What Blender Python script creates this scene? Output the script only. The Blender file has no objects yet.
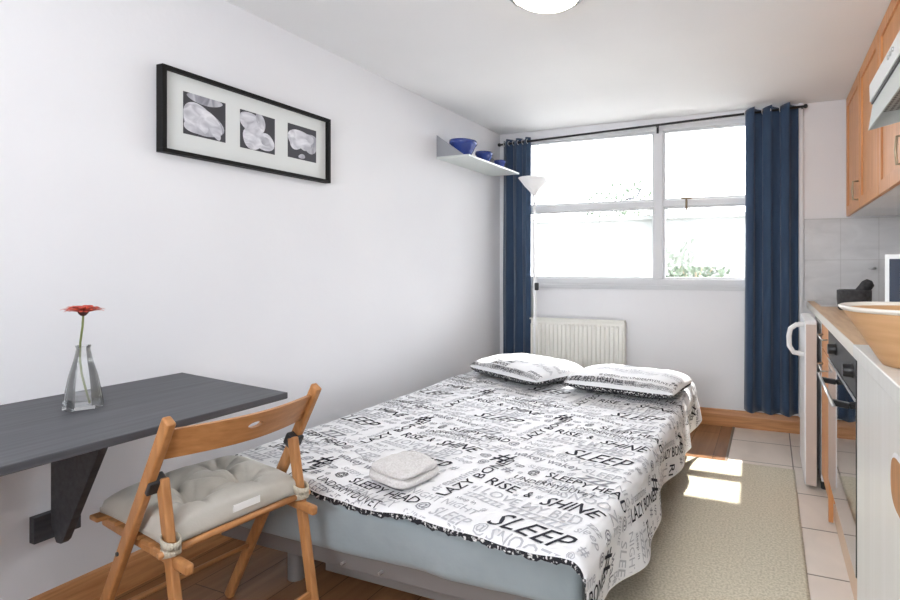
import bpy, bmesh, math, random
from mathutils import Vector, Matrix, noise
random.seed(7)
PI = math.pi
S = bpy.context.scene
COL = S.collection

# ------------------------------------------------------------------ camera
cd = bpy.data.cameras.new('camera'); cam = bpy.data.objects.new('camera', cd); COL.objects.link(cam)
cd.sensor_width = 36; cd.lens = 510/900*36
cd.shift_x = -130/900; cd.shift_y = -33/900
cd.clip_start = 0.02
cam.location = (0, 0, 1.2)
cam.rotation_euler = (PI/2, 0, math.atan(190/510))
S.camera = cam

# ------------------------------------------------------------------ light
W = bpy.data.worlds.new('sky'); S.world = W; W.use_nodes = True
bg = W.node_tree.nodes['Background']
bg.inputs[0].default_value = (0.90, 0.945, 1.0, 1); bg.inputs[1].default_value = 9.5

sd = bpy.data.lights.new('sun', 'SUN'); sd.energy = 46; sd.angle = math.radians(0.7); sd.color = (1, .98, .93)
sun = bpy.data.objects.new('sun', sd); COL.objects.link(sun)
sun.rotation_euler = Vector((0.02, -1, -1.65)).to_track_quat('-Z', 'Y').to_euler()
def area(name, loc, direction, sx, sy, power, color):
    d = bpy.data.lights.new(name, 'AREA'); d.shape = 'RECTANGLE'; d.size = sx; d.size_y = sy
    d.energy = power; d.color = color
    o = bpy.data.objects.new(name, d); COL.objects.link(o)
    o.location = loc; o.rotation_euler = Vector(direction).to_track_quat('-Z', 'Y').to_euler()
    return o
p1 = area('window_portal', (-0.9, 4.12, 1.7), (0, -1, 0), 2.4, 1.3, 1, (1, 1, 1)); p1.data.cycles.is_portal = True
# added fill lamp behind the camera, tilted up to brighten the ceiling
area('rear_fill', (-0.65, -1.30, 1.55), (0.15, 1, 1.5), 2.2, 1.2, 44, (0.97, 0.98, 1.0))

vs = S.view_settings
vs.view_transform = 'Standard'; vs.look = 'None'; vs.gamma = 1; vs.use_curve_mapping = False
vs.exposure = 0.16

# ------------------------------------------------------------------ helpers
def mat(name, color, rough=.6, metal=0, spec=None, alpha=None, emis=None, estr=0, trans=0, ior=1.45, coat=0, sheen=0):
    m = bpy.data.materials.new(name); m.use_nodes = True
    b = m.node_tree.nodes['Principled BSDF']
    b.inputs['Base Color'].default_value = (*color, 1); b.inputs['Roughness'].default_value = rough
    b.inputs['Metallic'].default_value = metal
    if spec is not None: b.inputs['Specular IOR Level'].default_value = spec
    if emis: b.inputs['Emission Color'].default_value = (*emis, 1); b.inputs['Emission Strength'].default_value = estr
    b.inputs['Transmission Weight'].default_value = trans; b.inputs['IOR'].default_value = ior
    b.inputs['Coat Weight'].default_value = coat; b.inputs['Sheen Weight'].default_value = sheen
    return m
def nodes(m): return m.node_tree.nodes, m.node_tree.links, m.node_tree.nodes['Principled BSDF']
def noise_col(m, c1, c2, scale=(8, 8, 8), detail=4, bump=0, bscale=None, lo=.35, hi=.65, dist=.002, distort=0):
    N, L, b = nodes(m)
    tc = N.new('ShaderNodeTexCoord'); mp = N.new('ShaderNodeMapping'); mp.inputs['Scale'].default_value = scale
    L.new(tc.outputs['Object'], mp.inputs[0])
    n = N.new('ShaderNodeTexNoise'); n.inputs['Scale'].default_value = 1; n.inputs['Detail'].default_value = detail
    n.inputs['Distortion'].default_value = distort
    L.new(mp.outputs[0], n.inputs['Vector'])
    r = N.new('ShaderNodeValToRGB'); r.color_ramp.elements[0].position = lo; r.color_ramp.elements[1].position = hi
    r.color_ramp.elements[0].color = (*c1, 1); r.color_ramp.elements[1].color = (*c2, 1)
    L.new(n.outputs[0], r.inputs[0]); L.new(r.outputs[0], b.inputs['Base Color'])
    if bump:
        n2 = N.new('ShaderNodeTexNoise'); n2.inputs['Detail'].default_value = 3
        n2.inputs['Scale'].default_value = bscale or 60
        L.new(tc.outputs['Object'], n2.inputs['Vector'])
        bp = N.new('ShaderNodeBump'); bp.inputs['Strength'].default_value = bump; bp.inputs['Distance'].default_value = dist
        L.new(n2.outputs[0], bp.inputs['Height']); L.new(bp.outputs[0], b.inputs['Normal'])
    return m
M = {}
M['wall'] = noise_col(mat('wall_paint', (.8,)*3, .75), (.80, .80, .825), (.83, .83, .85), (1.5, 1.5, 1.5), 2, .25, 45)
M['ceiling'] = noise_col(mat('ceiling_paint', (.8,)*3, .85), (.86, .86, .865), (.88, .88, .885), (2, 2, 2), 2, .15, 50)
M['wood'] = noise_col(mat('beech_wood', (.6, .3, .1), .42), (.38, .165, .055), (.53, .255, .098), (60, 60, 6), 3, lo=.3, hi=.7)
M['wood_x'] = noise_col(mat('beech_wood_rail', (.6, .3, .1), .42), (.38, .165, .055), (.53, .255, .098), (60, 6, 60), 3, lo=.3, hi=.7)
M['skirt'] = noise_col(mat('pine_skirting', (.5, .25, .1), .4), (.50, .22, .085), (.68, .34, .15), (3, 3, 50), 4, distort=.6)
M['cab'] = noise_col(mat('cabinet_beech', (.7, .35, .15), .38), (.62, .275, .105), (.72, .35, .15), (50, 50, 3), 3)
M['worktop'] = noise_col(mat('worktop_wood', (.7, .5, .3), .35), (.60, .37, .19), (.76, .52, .31), (40, 3, 40), 4)
M['table'] = noise_col(mat('grey_stained_wood', (.1,)*3, .5), (.055, .057, .066), (.092, .094, .106), (60, 3, 60), 5, lo=.3, hi=.7)
M['grey_metal'] = mat('grey_metal', (.36, .37, .40), .4, .3)
M['bed_metal'] = mat('bed_frame_metal', (.24, .225, .22), .45, .2)
M['steel'] = mat('steel', (.62, .62, .62), .3, .9)
M['white_metal'] = mat('white_metal', (.85, .85, .86), .35)
M['door_edge'] = mat('pinkish_plastic', (.62, .53, .48), .5)
M['plinth'] = mat('plinth_laminate', (.74, .55, .40), .5)
M['cream_metal'] = mat('cream_enamel', (.86, .85, .80), .35)
M['white_appliance'] = noise_col(mat('white_laminate', (.8,)*3, .3), (.74, .735, .70), (.78, .775, .75), (1, 30, 1), 3)
M['black'] = mat('black_enamel', (.012, .012, .014), .3)
M['blackframe'] = mat('black_frame', (.008, .0075, .0075), .55, spec=.2)
M['darkplastic'] = mat('dark_plastic', (.03, .03, .032), .45)
M['glassdoor'] = mat('dark_oven_glass', (.03, .035, .04), .03, 0, 1.0, coat=1)
M['sheet'] = noise_col(mat('blue_grey_sheet', (.3, .36, .4), .85, sheen=.2), (.285, .335, .355), (.33, .38, .40), (5, 5, 5), 3, .3, 18, dist=.01)
M['duvet'] = noise_col(mat('white_cotton', (.85,)*3, .9), (.86, .86, .875), (.90, .90, .91), (8, 8, 8), 3, .35, 22, dist=.006)
M['ink'] = mat('ink_black', (.04, .04, .05), .9, spec=.1)
M['lining'] = noise_col(mat('printed_lining', (.1,)*3, .9), (.015, .015, .02), (.75, .75, .75), (110, 110, 110), 2, lo=.54, hi=.66)
M['ink2'] = mat('ink_grey', (.33, .33, .36), .9, spec=.1)
M['ink3'] = mat('ink_pale', (.54, .54, .57), .9, spec=.1)
M['cushion'] = noise_col(mat('cushion_cotton', (.6, .58, .53), .85, sheen=.2), (.47, .445, .39), (.54, .515, .46), (10, 10, 10), 3, .2, 200)
M['label'] = mat('white_label', (.85, .85, .83), .7)
M['tie'] = mat('cream_tie', (.56, .51, .41), .85)
M['towel'] = noise_col(mat('towel_cotton', (.8,)*3, .95), (.66, .635, .62), (.76, .74, .73), (160, 160, 160), 2, .8, 170, dist=.004)
M['mat_board'] = mat('picture_mount', (.72, .74, .73), .8)
M['print_dark'] = mat('print_charcoal', (.045, .045, .055), .5)
def petal(name, a, b, sc):
    return noise_col(mat(name, (.7,)*3, .5), a, b, sc, 2, lo=.3, hi=.7, distort=.7)
M['print_light'] = petal('print_petal', (.42, .42, .47), (.80, .80, .84), (1, 18, 30))
M['print_mid'] = petal('print_petal_shade', (.22, .22, .26), (.55, .55, .60), (1, 26, 14))
M['lamp_shade'] = mat('white_plastic_shade', (.92, .92, .92), .4)
M['curtain'] = noise_col(mat('navy_curtain', (.03, .07, .16), .8, sheen=.3), (.020, .045, .095), (.028, .060, .120), (20, 20, 4), 3, .3, 300)
M['blue_glaze'] = mat('blue_glaze', (.025, .055, .27), .2, coat=.4)
M['slate'] = noise_col(mat('dark_stone', (.04,)*3, .7), (.028, .028, .031), (.055, .055, .06), (50, 50, 50), 3, .4, 150)
M['bowlwood'] = noise_col(mat('bamboo', (.7, .45, .2), .45), (.56, .32, .15), (.66, .40, .21), (4, 4, 40), 3)
M['bowlrim'] = mat('pale_lacquer', (.85, .80, .72), .3)
M['hood'] = mat('hood_enamel', (.66, .70, .68), .35)
M['hood_white'] = mat('hood_white_enamel', (.82, .84, .83), .3)
M['filter'] = mat('filter_metal', (.55, .57, .56), .45, .4)
M['flower'] = noise_col(mat('petal_red', (.5, .05, .03), .5), (.42, .03, .02), (.62, .085, .04), (80, 80, 80), 2)
M['flower_core'] = mat('flower_centre', (.06, .015, .01), .8)
M['stem'] = mat('flower_stem', (.16, .19, .05), .5)
M['trunk'] = mat('bark', (.2, .15, .1), .9)
M['leaf'] = mat('leaf', (.055, .075, .05), .7)
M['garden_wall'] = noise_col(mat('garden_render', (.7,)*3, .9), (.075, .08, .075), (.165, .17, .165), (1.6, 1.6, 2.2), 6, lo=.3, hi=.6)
M['paving'] = mat('paving', (.62, .61, .58), .9)
M['upvc'] = mat('white_window_paint', (.68, .69, .71), .35)
M['brass'] = mat('aged_brass', (.16, .12, .08), .4, .7)
M['handle_brass'] = mat('satin_brass', (.42, .33, .22), .35, .7)
M['screen'] = mat('tinted_door_glass', (.015, .03, .06), .06, coat=.6)
M['grout'] = mat('grout', (.25, .2, .16), .9)

def glass(name, tint=(1, 1, 1), refl=.08):
    m = bpy.data.materials.new(name); m.use_nodes = True
    N, L = m.node_tree.nodes, m.node_tree.links; N.clear()
    o = N.new('ShaderNodeOutputMaterial'); mx = N.new('ShaderNodeMixShader')
    t = N.new('ShaderNodeBsdfTransparent'); t.inputs[0].default_value = (*tint, 1)
    g = N.new('ShaderNodeBsdfGlossy'); g.inputs['Roughness'].default_value = .02
    f = N.new('ShaderNodeLayerWeight'); f.inputs[0].default_value = .25
    mm = N.new('ShaderNodeMath'); mm.operation = 'MULTIPLY_ADD'; mm.inputs[1].default_value = .8; mm.inputs[2].default_value = refl
    L.new(f.outputs['Fresnel'], mm.inputs[0]); L.new(mm.outputs[0], mx.inputs[0])
    L.new(t.outputs[0], mx.inputs[1]); L.new(g.outputs[0], mx.inputs[2]); L.new(mx.outputs[0], o.inputs[0])
    return m
M['pane'] = glass('window_glass', (1, 1, 1), .02)
M['vase'] = glass('vase_glass', (.985, .99, .99), .10)
M['lampglass'] = mat('opal_glass', (.95, .93, .86), .3, emis=(1, .90, .70), estr=14)

def brick_mat(name, c1, c2, cg, bw, bh, mortar, off=0, rough=.4, rot=(0, 0, 0), loc=(0, 0, 0), ns=(3, 3, 3), nd=4, offfreq=2, bumpd=.002, mix=.45):
    m = mat(name, c1, rough); N, L, b = nodes(m)
    tc = N.new('ShaderNodeTexCoord'); mp = N.new('ShaderNodeMapping')
    mp.inputs['Rotation'].default_value = rot; mp.inputs['Location'].default_value = loc
    L.new(tc.outputs['Object'], mp.inputs[0])
    br = N.new('ShaderNodeTexBrick'); br.offset = off; br.offset_frequency = offfreq
    br.inputs['Color1'].default_value = (*c1, 1); br.inputs['Color2'].default_value = (*c2, 1); br.inputs['Mortar'].default_value = (*cg, 1)
    br.inputs['Scale'].default_value = 1; br.inputs['Mortar Size'].default_value = mortar; br.inputs['Mortar Smooth'].default_value = .1
    br.inputs['Brick Width'].default_value = bw; br.inputs['Row Height'].default_value = bh; br.inputs['Bias'].default_value = 0
    L.new(mp.outputs[0], br.inputs['Vector'])
    mp2 = N.new('ShaderNodeMapping'); mp2.inputs['Scale'].default_value = ns; L.new(tc.outputs['Object'], mp2.inputs[0])
    n = N.new('ShaderNodeTexNoise'); n.inputs['Scale'].default_value = 1; n.inputs['Detail'].default_value = nd; n.inputs['Distortion'].default_value = .8
    L.new(mp2.outputs[0], n.inputs['Vector'])
    r = N.new('ShaderNodeValToRGB'); r.color_ramp.elements[0].color = (.62,)*3+(1,); r.color_ramp.elements[1].color = (1.0,)*3+(1,)
    r.color_ramp.elements[0].position = .3; r.color_ramp.elements[1].position = .65
    L.new(n.outputs[0], r.inputs[0])
    mx = N.new('ShaderNodeMix'); mx.data_type = 'RGBA'; mx.blend_type = 'MULTIPLY'; mx.inputs[0].default_value = mix
    L.new(br.outputs['Color'], mx.inputs[6]); L.new(r.outputs[0], mx.inputs[7]); L.new(mx.outputs[2], b.inputs['Base Color'])
    bp = N.new('ShaderNodeBump'); bp.inputs['Strength'].default_value = .5; bp.inputs['Distance'].default_value = bumpd; bp.invert = True
    L.new(br.outputs['Fac'], bp.inputs['Height']); L.new(bp.outputs[0], b.inputs['Normal'])
    return m
# planks run along Y (rotate so brick length lies on Y)
M['planks'] = brick_mat('oak_laminate', (.29, .135, .063), (.36, .178, .083), (.16, .08, .035), .95, .17, .002, .37, .22, rot=(0, 0, PI/2), ns=(22, 1.6, 1), mix=.6)
M['floortile'] = brick_mat('floor_tiles', (.84, .74, .66), (.87, .78, .70), (.27, .22, .18), .38, .38, .004, 0, .35, loc=(.25, -.28, 0), ns=(4, 3, 1), mix=.35)
M['walltile'] = brick_mat('wall_tiles', (.72, .715, .72), (.75, .745, .75), (.60, .59, .585), .235, .29, .0025, 0, .3, rot=(-PI/2, 0, 0), loc=(.001, 0, 0), ns=(4, 4, 9), mix=.45)
M['walltile_side'] = brick_mat('wall_tiles_side', (.72, .715, .72), (.75, .745, .75), (.60, .59, .585), .235, .29, .0025, 0, .3, rot=(PI/2, 0, PI/2), ns=(4, 4, 9), mix=.45)
def rug_mat():
    m = mat('woven_rug', (.5, .45, .35), .95, sheen=.2); N, L, b = nodes(m)
    tc = N.new('ShaderNodeTexCoord')
    n = N.new('ShaderNodeTexNoise'); n.inputs['Scale'].default_value = 110; n.inputs['Detail'].default_value = 2
    L.new(tc.outputs['Object'], n.inputs['Vector'])
    r = N.new('ShaderNodeValToRGB'); r.color_ramp.elements[0].position = .35; r.color_ramp.elements[1].position = .62
    r.color_ramp.elements[0].color = (.54, .48, .35, 1); r.color_ramp.elements[1].color = (.74, .67, .53, 1)
    L.new(n.outputs[0], r.inputs[0]); L.new(r.outputs[0], b.inputs['Base Color'])
    bp = N.new('ShaderNodeBump'); bp.inputs['Strength'].default_value = .8; bp.inputs['Distance'].default_value = .006
    L.new(n.outputs[0], bp.inputs['Height']); L.new(bp.outputs[0], b.inputs['Normal'])
    return m
M['rug'] = rug_mat()

class MB:
    def __init__(s): s.v = []; s.f = []
    def add(s, vs, fs):
        n = len(s.v); s.v += [tuple(p) for p in vs]; s.f += [tuple(i+n for i in f) for f in fs]; return s
    def box(s, x0, x1, y0, y1, z0, z1):
        return s.add([(x0,y0,z0),(x1,y0,z0),(x1,y1,z0),(x0,y1,z0),(x0,y0,z1),(x1,y0,z1),(x1,y1,z1),(x0,y1,z1)],
                     [(0,3,2,1),(4,5,6,7),(0,1,5,4),(1,2,6,5),(2,3,7,6),(3,0,4,7)])
    def obox(s, c, ax, ay, az):      # oriented box from centre + half axis vectors
        c, ax, ay, az = map(Vector, (c, ax, ay, az))
        P = [c+ax*i+ay*j+az*k for k in (-1, 1) for i, j in ((-1,-1),(1,-1),(1,1),(-1,1))]
        return s.add(P, [(0,3,2,1),(4,5,6,7),(0,1,5,4),(1,2,6,5),(2,3,7,6),(3,0,4,7)])
    def bar(s, a, b, w, t, side):    # rectangular bar a->b; w along 'side', t across
        a, b = Vector(a), Vector(b); d = (b-a).normalized(); side = Vector(side); side = (side-d*side.dot(d)).normalized()
        n = d.cross(side)
        return s.obox((a+b)/2, side*w/2, n*t/2, (b-a)/2)
    def prism(s, poly, h):           # poly: 3-D points (planar), extruded by vector h
        n = len(poly); P = [Vector(p) for p in poly]; Q = [p+Vector(h) for p in P]
        return s.add(P+Q, [tuple(range(n))[::-1], tuple(range(n, 2*n))]+[(i, (i+1) % n, n+(i+1) % n, n+i) for i in range(n)])
    def tube(s, pts, r, n=10, cap=True):
        pts = [Vector(p) for p in pts]; R = r if isinstance(r, (list, tuple)) else [r]*len(pts)
        base = len(s.v); up = Vector((0, 0, 1)); d0 = (pts[1]-pts[0]).normalized()
        if abs(d0.dot(up)) > .9: up = Vector((1, 0, 0))
        prev = up
        for i, p in enumerate(pts):
            d = (pts[min(i+1, len(pts)-1)]-pts[max(i-1, 0)]).normalized()
            a = (prev-d*prev.dot(d)).normalized(); b = d.cross(a); prev = a
            for k in range(n):
                t = 2*PI*k/n; s.v.append(tuple(p+(a*math.cos(t)+b*math.sin(t))*R[i]))
        for i in range(len(pts)-1):
            for k in range(n):
                q = base+i*n; s.f.append((q+k, q+(k+1) % n, q+n+(k+1) % n, q+n+k))
        if cap:
            s.f.append(tuple(base+k for k in range(n))[::-1]); q = base+(len(pts)-1)*n; s.f.append(tuple(q+k for k in range(n)))
        return s
    def lathe(s, prof, n=40, c=(0, 0, 0)):
        base = len(s.v)
        for r, z in prof:
            for k in range(n):
                t = 2*PI*k/n; s.v.append((c[0]+r*math.cos(t), c[1]+r*math.sin(t), c[2]+z))
        for i in range(len(prof)-1):
            for k in range(n):
                q = base+i*n; s.f.append((q+k, q+(k+1) % n, q+n+(k+1) % n, q+n+k))
        return s
    def grid(s, fn, nu, nv):
        base = len(s.v)
        for j in range(nv+1):
            for i in range(nu+1): s.v.append(tuple(fn(i/nu, j/nv)))
        for j in range(nv):
            for i in range(nu):
                q = base+j*(nu+1)+i; s.f.append((q, q+1, q+nu+2, q+nu+1))
        return s
    def build(s, name, m, parent=None, smooth=False, bevel=0, seg=2, solid=0, soff=0, subd=0, weld=False):
        me = bpy.data.meshes.new(name); me.from_pydata(s.v, [], s.f); me.validate()
        bm = bmesh.new(); bm.from_mesh(me)
        if weld: bmesh.ops.remove_doubles(bm, verts=bm.verts, dist=1e-5)
        bmesh.ops.recalc_face_normals(bm, faces=bm.faces); bm.to_mesh(me); bm.free()
        for mm in (m if isinstance(m, list) else [m]): me.materials.append(mm)
        o = bpy.data.objects.new(name, me); COL.objects.link(o)
        if smooth:
            for p in me.polygons: p.use_smooth = True
        if parent:
            o.parent = parent
            P = parent
            off = Vector((0, 0, 0))
            while P: off += P.location; P = P.parent
            me.transform(Matrix.Translation(-off))
        if solid:
            k = o.modifiers.new('thickness', 'SOLIDIFY'); k.thickness = solid; k.offset = soff
        if bevel:
            k = o.modifiers.new('bevel', 'BEVEL'); k.width = bevel; k.segments = seg; k.limit_method = 'ANGLE'; k.angle_limit = math.radians(40)
            if not smooth:
                for p in me.polygons: p.use_smooth = True
                k.harden_normals = True
        if subd:
            k = o.modifiers.new('subdivision', 'SUBSURF'); k.levels = subd; k.render_levels = subd
        return o
def tag(o, label, cat, group=None):
    o['label'] = label; o['category'] = cat
    if group: o['group'] = group
    return o
def struct(o): o['kind'] = 'structure'; return o
def thing(name, label, cat, loc, group=None):
    o = bpy.data.objects.new(name, None); COL.objects.link(o); o.location = loc; o.empty_display_size = .05
    return tag(o, label, cat, group)

# ------------------------------------------------------------------ room shell
XL, XR, YB, YF, H = -2.25, .85, 4.0, -1.4, 2.375
struct(MB().box(XL-.1, -.25, YF-.1, YB+.08, -.06, 0).build('floor', M['planks']))
struct(MB().box(-.25, XR+.1, YF-.1, YB+.08, -.06, 0.0).build('floor_tiled', M['floortile']))
struct(MB().box(-.262, -.248, YF, YB-.02, 0, .005).build('trim_1', M['grout']))
struct(MB().box(XL-.1, XR+.1, YF-.1, YB+.08, H, H+.08).build('ceiling', M['ceiling']))
struct(MB().box(XL-.1, XL, YF-.1, YB+.08, 0, H).build('wall_left', M['wall']))
struct(MB().box(XR, XR+.1, YF-.1, YB+.08, 0, H).build('wall_right', M['wall']))
WX0, WX1, WZ0, WZ1 = -2.02, .16, 1.075, 2.31
b = MB()
b.box(XL, WX0, YB, YB+.08, 0, H); b.box(WX1, XR, YB, YB+.08, 0, H)
b.box(WX0, WX1, YB, YB+.08, 0, WZ0); b.box(WX0, WX1, YB, YB+.08, WZ1, H)
struct(b.build('wall_back', M['wall']))
b = MB()   # rear wall behind the camera; its window opening is added to let in fill
b.box(XL, -1.3, YF-.1, YF, 0, H); b.box(-.1, XR, YF-.1, YF, 0, H); b.box(-1.3, -.1, YF-.1, YF, 0, 1.2); b.box(-1.3, -.1, YF-.1, YF, 2.0, H)
struct(b.build('wall_front', M['wall']))
# skirting with moulded profile
def skirt(name, a, bb, n):
    prof = [(0, 0), (.02, 0), (.02, .085), (.015, .1), (.012, .118), (0, .124)]
    a, bb, n = Vector(a), Vector(bb), Vector(n)
    return struct(MB().prism([a+n*x+Vector((0, 0, z)) for x, z in prof], bb-a).build(name, M['skirt']))
skirt('baseboard_left', (XL, YF, 0), (XL, YB, 0), (1, 0, 0))
skirt('baseboard_back', (XL+.02, YB, 0), (XR, YB, 0), (0, -1, 0))

# window: frame, mullion, transoms, sashes, sill, stays
wroot = bpy.data.objects.new('window_1', None); COL.objects.link(wroot); wroot.location = (-.93, YB, 1.07); struct(wroot)
fy0, fy1 = YB-.012, YB+.05
b = MB(); b.box(WX0, WX1, fy0, fy1, WZ0-.02, WZ0+.03); b.box(WX0, WX1, fy0, fy1, WZ1-.035, WZ1); b.box(WX0, WX0+.05, fy0, fy1, WZ0+.03, WZ1-.035); b.box(WX1-.05, WX1, fy0, fy1, WZ0+.03, WZ1-.035)
b.build('window_frame', M['upvc'], wroot, bevel=.004)
MB().box(-.862, -.79, fy0-.006, fy1, WZ0+.03, WZ1-.035).build('mullion', M['upvc'], wroot, bevel=.006)
for x0, x1 in ((WX0+.05, -.862), (-.79, WX1-.05)):
    MB().box(x0, x1, fy0-.004, fy1, 1.672, 1.722).build('transom', M['upvc'], wroot, bevel=.006)
    for z0, z1, w in ((WZ0+.03, 1.672, .014), (1.722, WZ1-.035, .018)):
        y0, y1 = YB+.002, YB+.035
        b = MB(); b.box(x0, x1, y0, y1, z0, z0+w); b.box(x0, x1, y0, y1, z1-w, z1); b.box(x0, x0+w, y0, y1, z0+w, z1-w); b.box(x1-w, x1, y0, y1, z0+w, z1-w)
        s = b.build('sash', M['upvc'], wroot, bevel=.003)
        MB().box(x0+w, x1-w, YB+.016, YB+.02, z0+w, z1-w).build('pane', M['pane'], s)
MB().tube([(-1.09, YB-.02, 1.745), (-1.0, YB-.03, 1.752), (-.955, YB-.04, 1.83)], .008, 6).build('window_stay', M['grey_metal'], wroot, smooth=True)
b = MB(); b.box(-.645, -.565, YB-.03, YB-.014, 1.725, 1.738); b.box(-.612, -.598, YB-.036, YB-.018, 1.635, 1.74)
b.build('window_catch', M['brass'], wroot, bevel=.002)
MB().box(-1.78, -1.70, YB-.03, YB-.014, 1.713, 1.722).build('window_catch', M['steel'], wroot, bevel=.002)
b = MB(); b.box(WX0-.03, WX1+.03, YB-.035, YB, 1.04, 1.056); b.box(WX0-.02, WX1+.02, YB-.018, YB, 1.02, 1.04)
struct(b.build('trim_2', M['upvc'], bevel=.003))
# pipe boxing in the right corner of the window wall, tiles behind the worktop
struct(MB().box(.193, .222, YB-.03, YB, .124, H).build('trim_3', M['wall'], bevel=.003))
o = MB().box(0, .619, -.006, 0, 0, .585).build('trim_4', M['walltile']); o.location = (.231, YB, .96); struct(o)
o = MB().box(-.006, 0, 0, 3.1, 0, .585).build('trim_5', M['walltile_side']); o.location = (XR, .89, .96); struct(o)

# ------------------------------------------------------------------ outside
struct(MB().box(-9, 6, YB+.1, 14, -.3, -.1).build('ground_outside', M['paving']))
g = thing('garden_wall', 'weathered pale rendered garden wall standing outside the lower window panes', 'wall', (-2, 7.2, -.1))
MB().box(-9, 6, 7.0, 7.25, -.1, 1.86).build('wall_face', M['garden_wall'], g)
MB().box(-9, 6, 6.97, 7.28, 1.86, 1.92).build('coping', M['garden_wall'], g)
def tree(name, label, cat, c, rx, rz, n, ls, trunk, grp=None):
    t = thing(name, label, cat, (c[0], c[1], -.1), grp)
    b = MB(); rnd = random.Random(3)
    for i in range(n):
        v = Vector((rnd.gauss(0, 1), rnd.gauss(0, 1), rnd.gauss(0, 1))).normalized()*(rnd.random()**.4)
        p = Vector((c[0]+v.x*rx, c[1]+v.y*rx, c[2]+v.z*rz)); a = Vector((rnd.gauss(0,1), rnd.gauss(0,1), rnd.gauss(0,1))).normalized(); q = a.orthogonal().normalized()
        b.add([p-a*ls, p+q*ls*.45, p+a*ls, p-q*ls*.45], [(0, 1, 2, 3)])
    b.build('foliage', M['leaf'], t)
    b = MB(); b.tube([(c[0], c[1], -.1), (c[0]+.05, c[1], c[2]*.6), (c[0], c[1], c[2])], [trunk, trunk*.8, trunk*.3], 8)
    for k in range(5):
        a = k*1.3; b.tube([(c[0], c[1], c[2]-rz*.6), (c[0]+math.cos(a)*rx*.6, c[1]+math.sin(a)*rx*.6, c[2]+rz*.3)], [trunk*.4, trunk*.1], 6)
    b.build('trunk', M['trunk'], t, smooth=True)
tree('tree', 'pale leafy treetop showing above the garden wall through the upper left pane', 'tree', (-2.9, 10.5, 2.1), .95, .95, 900, .07, .09)
tree('shrub', 'faint grey-green shrub outside the lower right window pane', 'shrub', (-.85, 6.3, 1.15), .45, .42, 420, .05, .03)

# ------------------------------------------------------------------ curtains and rod
ROD = lambda x: 2.272+(x+1.9)*.0285
rod = thing('curtain_rod', 'thin black curtain rod with round finials above the window', 'curtain rod', (-.97, 3.92, 2.29))
MB().tube([(-2.2, 3.92, ROD(-2.2)), (.225, 3.92, ROD(.225))], .009, 10).build('rod', M['black'], rod, smooth=True)
for x in (-2.21, .235):
    b = MB(); b.lathe([(0, -.016), (.011, -.012), (.016, 0), (.011, .012), (0, .016)], 12, (x, 3.92, ROD(x))); b.build('finial', M['black'], rod, smooth=True)
for x in (-2.18, -.83, .215):
    b = MB(); b.box(x-.006, x+.006, 3.92, YB-.012, ROD(x)-.004, ROD(x)+.004); b.box(x-.009, x+.009, YB-.02, YB-.0125, ROD(x)-.05, ROD(x)+.02); b.build('rod_bracket', M['black'], rod)
def curtain(x0, x1, z0, nf, label, ph, zb=None):
    t = thing('curtain', label, 'curtain', ((x0+x1)/2, 3.92, z0), 'navy curtains either side of the window')
    def fn(u, v):
        top = v
        A = .034*(1-.2*v)*(1+.35*math.sin(u*5+ph)) ; k = nf*2*PI
        w = .006*math.sin(v*9+u*7)*(1-v)
        spread = 1+.04*(1-v)
        x = (x0+x1)/2+(u-.5)*(x1-x0)*spread+.010*math.sin(k*u*2+ph)*(.4+v)
        y = 3.92+A*math.sin(k*u+ph)+w
        ztop = ROD(x)+.026+.012*math.cos(k*u*1+ph*1.3)
        zbot = z0+.006*math.sin(k*u+1)
        return (x, y, zbot+(ztop-zbot)*v)
    MB().grid(fn, 90, 50).build('drape', M['curtain'], t, smooth=True, solid=.003)
    for k in range(nf*2):
        u = (k*PI-ph)/(nf*2*PI)
        while u < 0: u += 1
        u %= 1
        x, y, z = fn(u, .97); r = ROD(x)
        b = MB(); P = [(x+.003*math.cos(0), y+0, 0)]
        ring = [(x+.004*math.cos(a), 3.92+.019*math.cos(a), r+.019*math.sin(a)) for a in [i*2*PI/16 for i in range(17)]]
        b.tube(ring, .003, 6, cap=False).build('eyelet', M['steel'], t, smooth=True)
    return t
curtain(-2.185, -1.92, .16, 3, 'narrow navy curtain bunched in the corner left of the window', .6)
curtain(-.175, .178, .145, 3, 'navy eyelet curtain hanging right of the window beside the fridge', 2.2)

# ------------------------------------------------------------------ radiator
r = thing('radiator', 'cream ribbed panel radiator under the window behind the bed', 'radiator', (-1.51, 3.95, .2))
def rad(u, v):
    x = -1.93+u*.84; k = (u*22) % 1
    rib = .012*(1 if .22 < k < .78 else 0)*(0 if v < .05 or v > .95 else 1)
    return (x, 3.935-rib, .205+v*.55)
b = MB()
N = 22
for i in range(N):
    x = -1.925+i*.83/N; w = .83/N
    b.add([(x, 3.94, .23), (x+w*.2, 3.94, .23), (x+w*.35, 3.925, .25), (x+w*.8, 3.925, .25), (x+w, 3.94, .23),
           (x, 3.94, .73), (x+w*.2, 3.94, .73), (x+w*.35, 3.925, .71), (x+w*.8, 3.925, .71), (x+w, 3.94, .73)],
          [(0,1,6,5), (1,2,7,6), (2,3,8,7), (3,4,9,8), (1,4,3,2), (6,7,8,9)])
b.box(-1.93, -1.09, 3.938, 3.95, .2, .76)
b.build('panel', M['cream_metal'], r)
b = MB(); b.box(-1.935, -1.088, 3.925, 3.985, .755, .77); b.box(-1.096, -1.084, 3.925, 3.985, .22, .757); b.box(-1.938, -1.927, 3.925, 3.985, .22, .757)
b.build('casing', M['cream_metal'], r, bevel=.003)
MB().box(-1.8, -1.2, 3.985, 3.999, .3, .6).build('wall_bracket', M['cream_metal'], r)
MB().tube([(-1.06, 3.95, .0), (-1.06, 3.95, .24), (-1.09, 3.95, .24)], .008, 8).build('pipe', M['cream_metal'], r, smooth=True)

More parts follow.
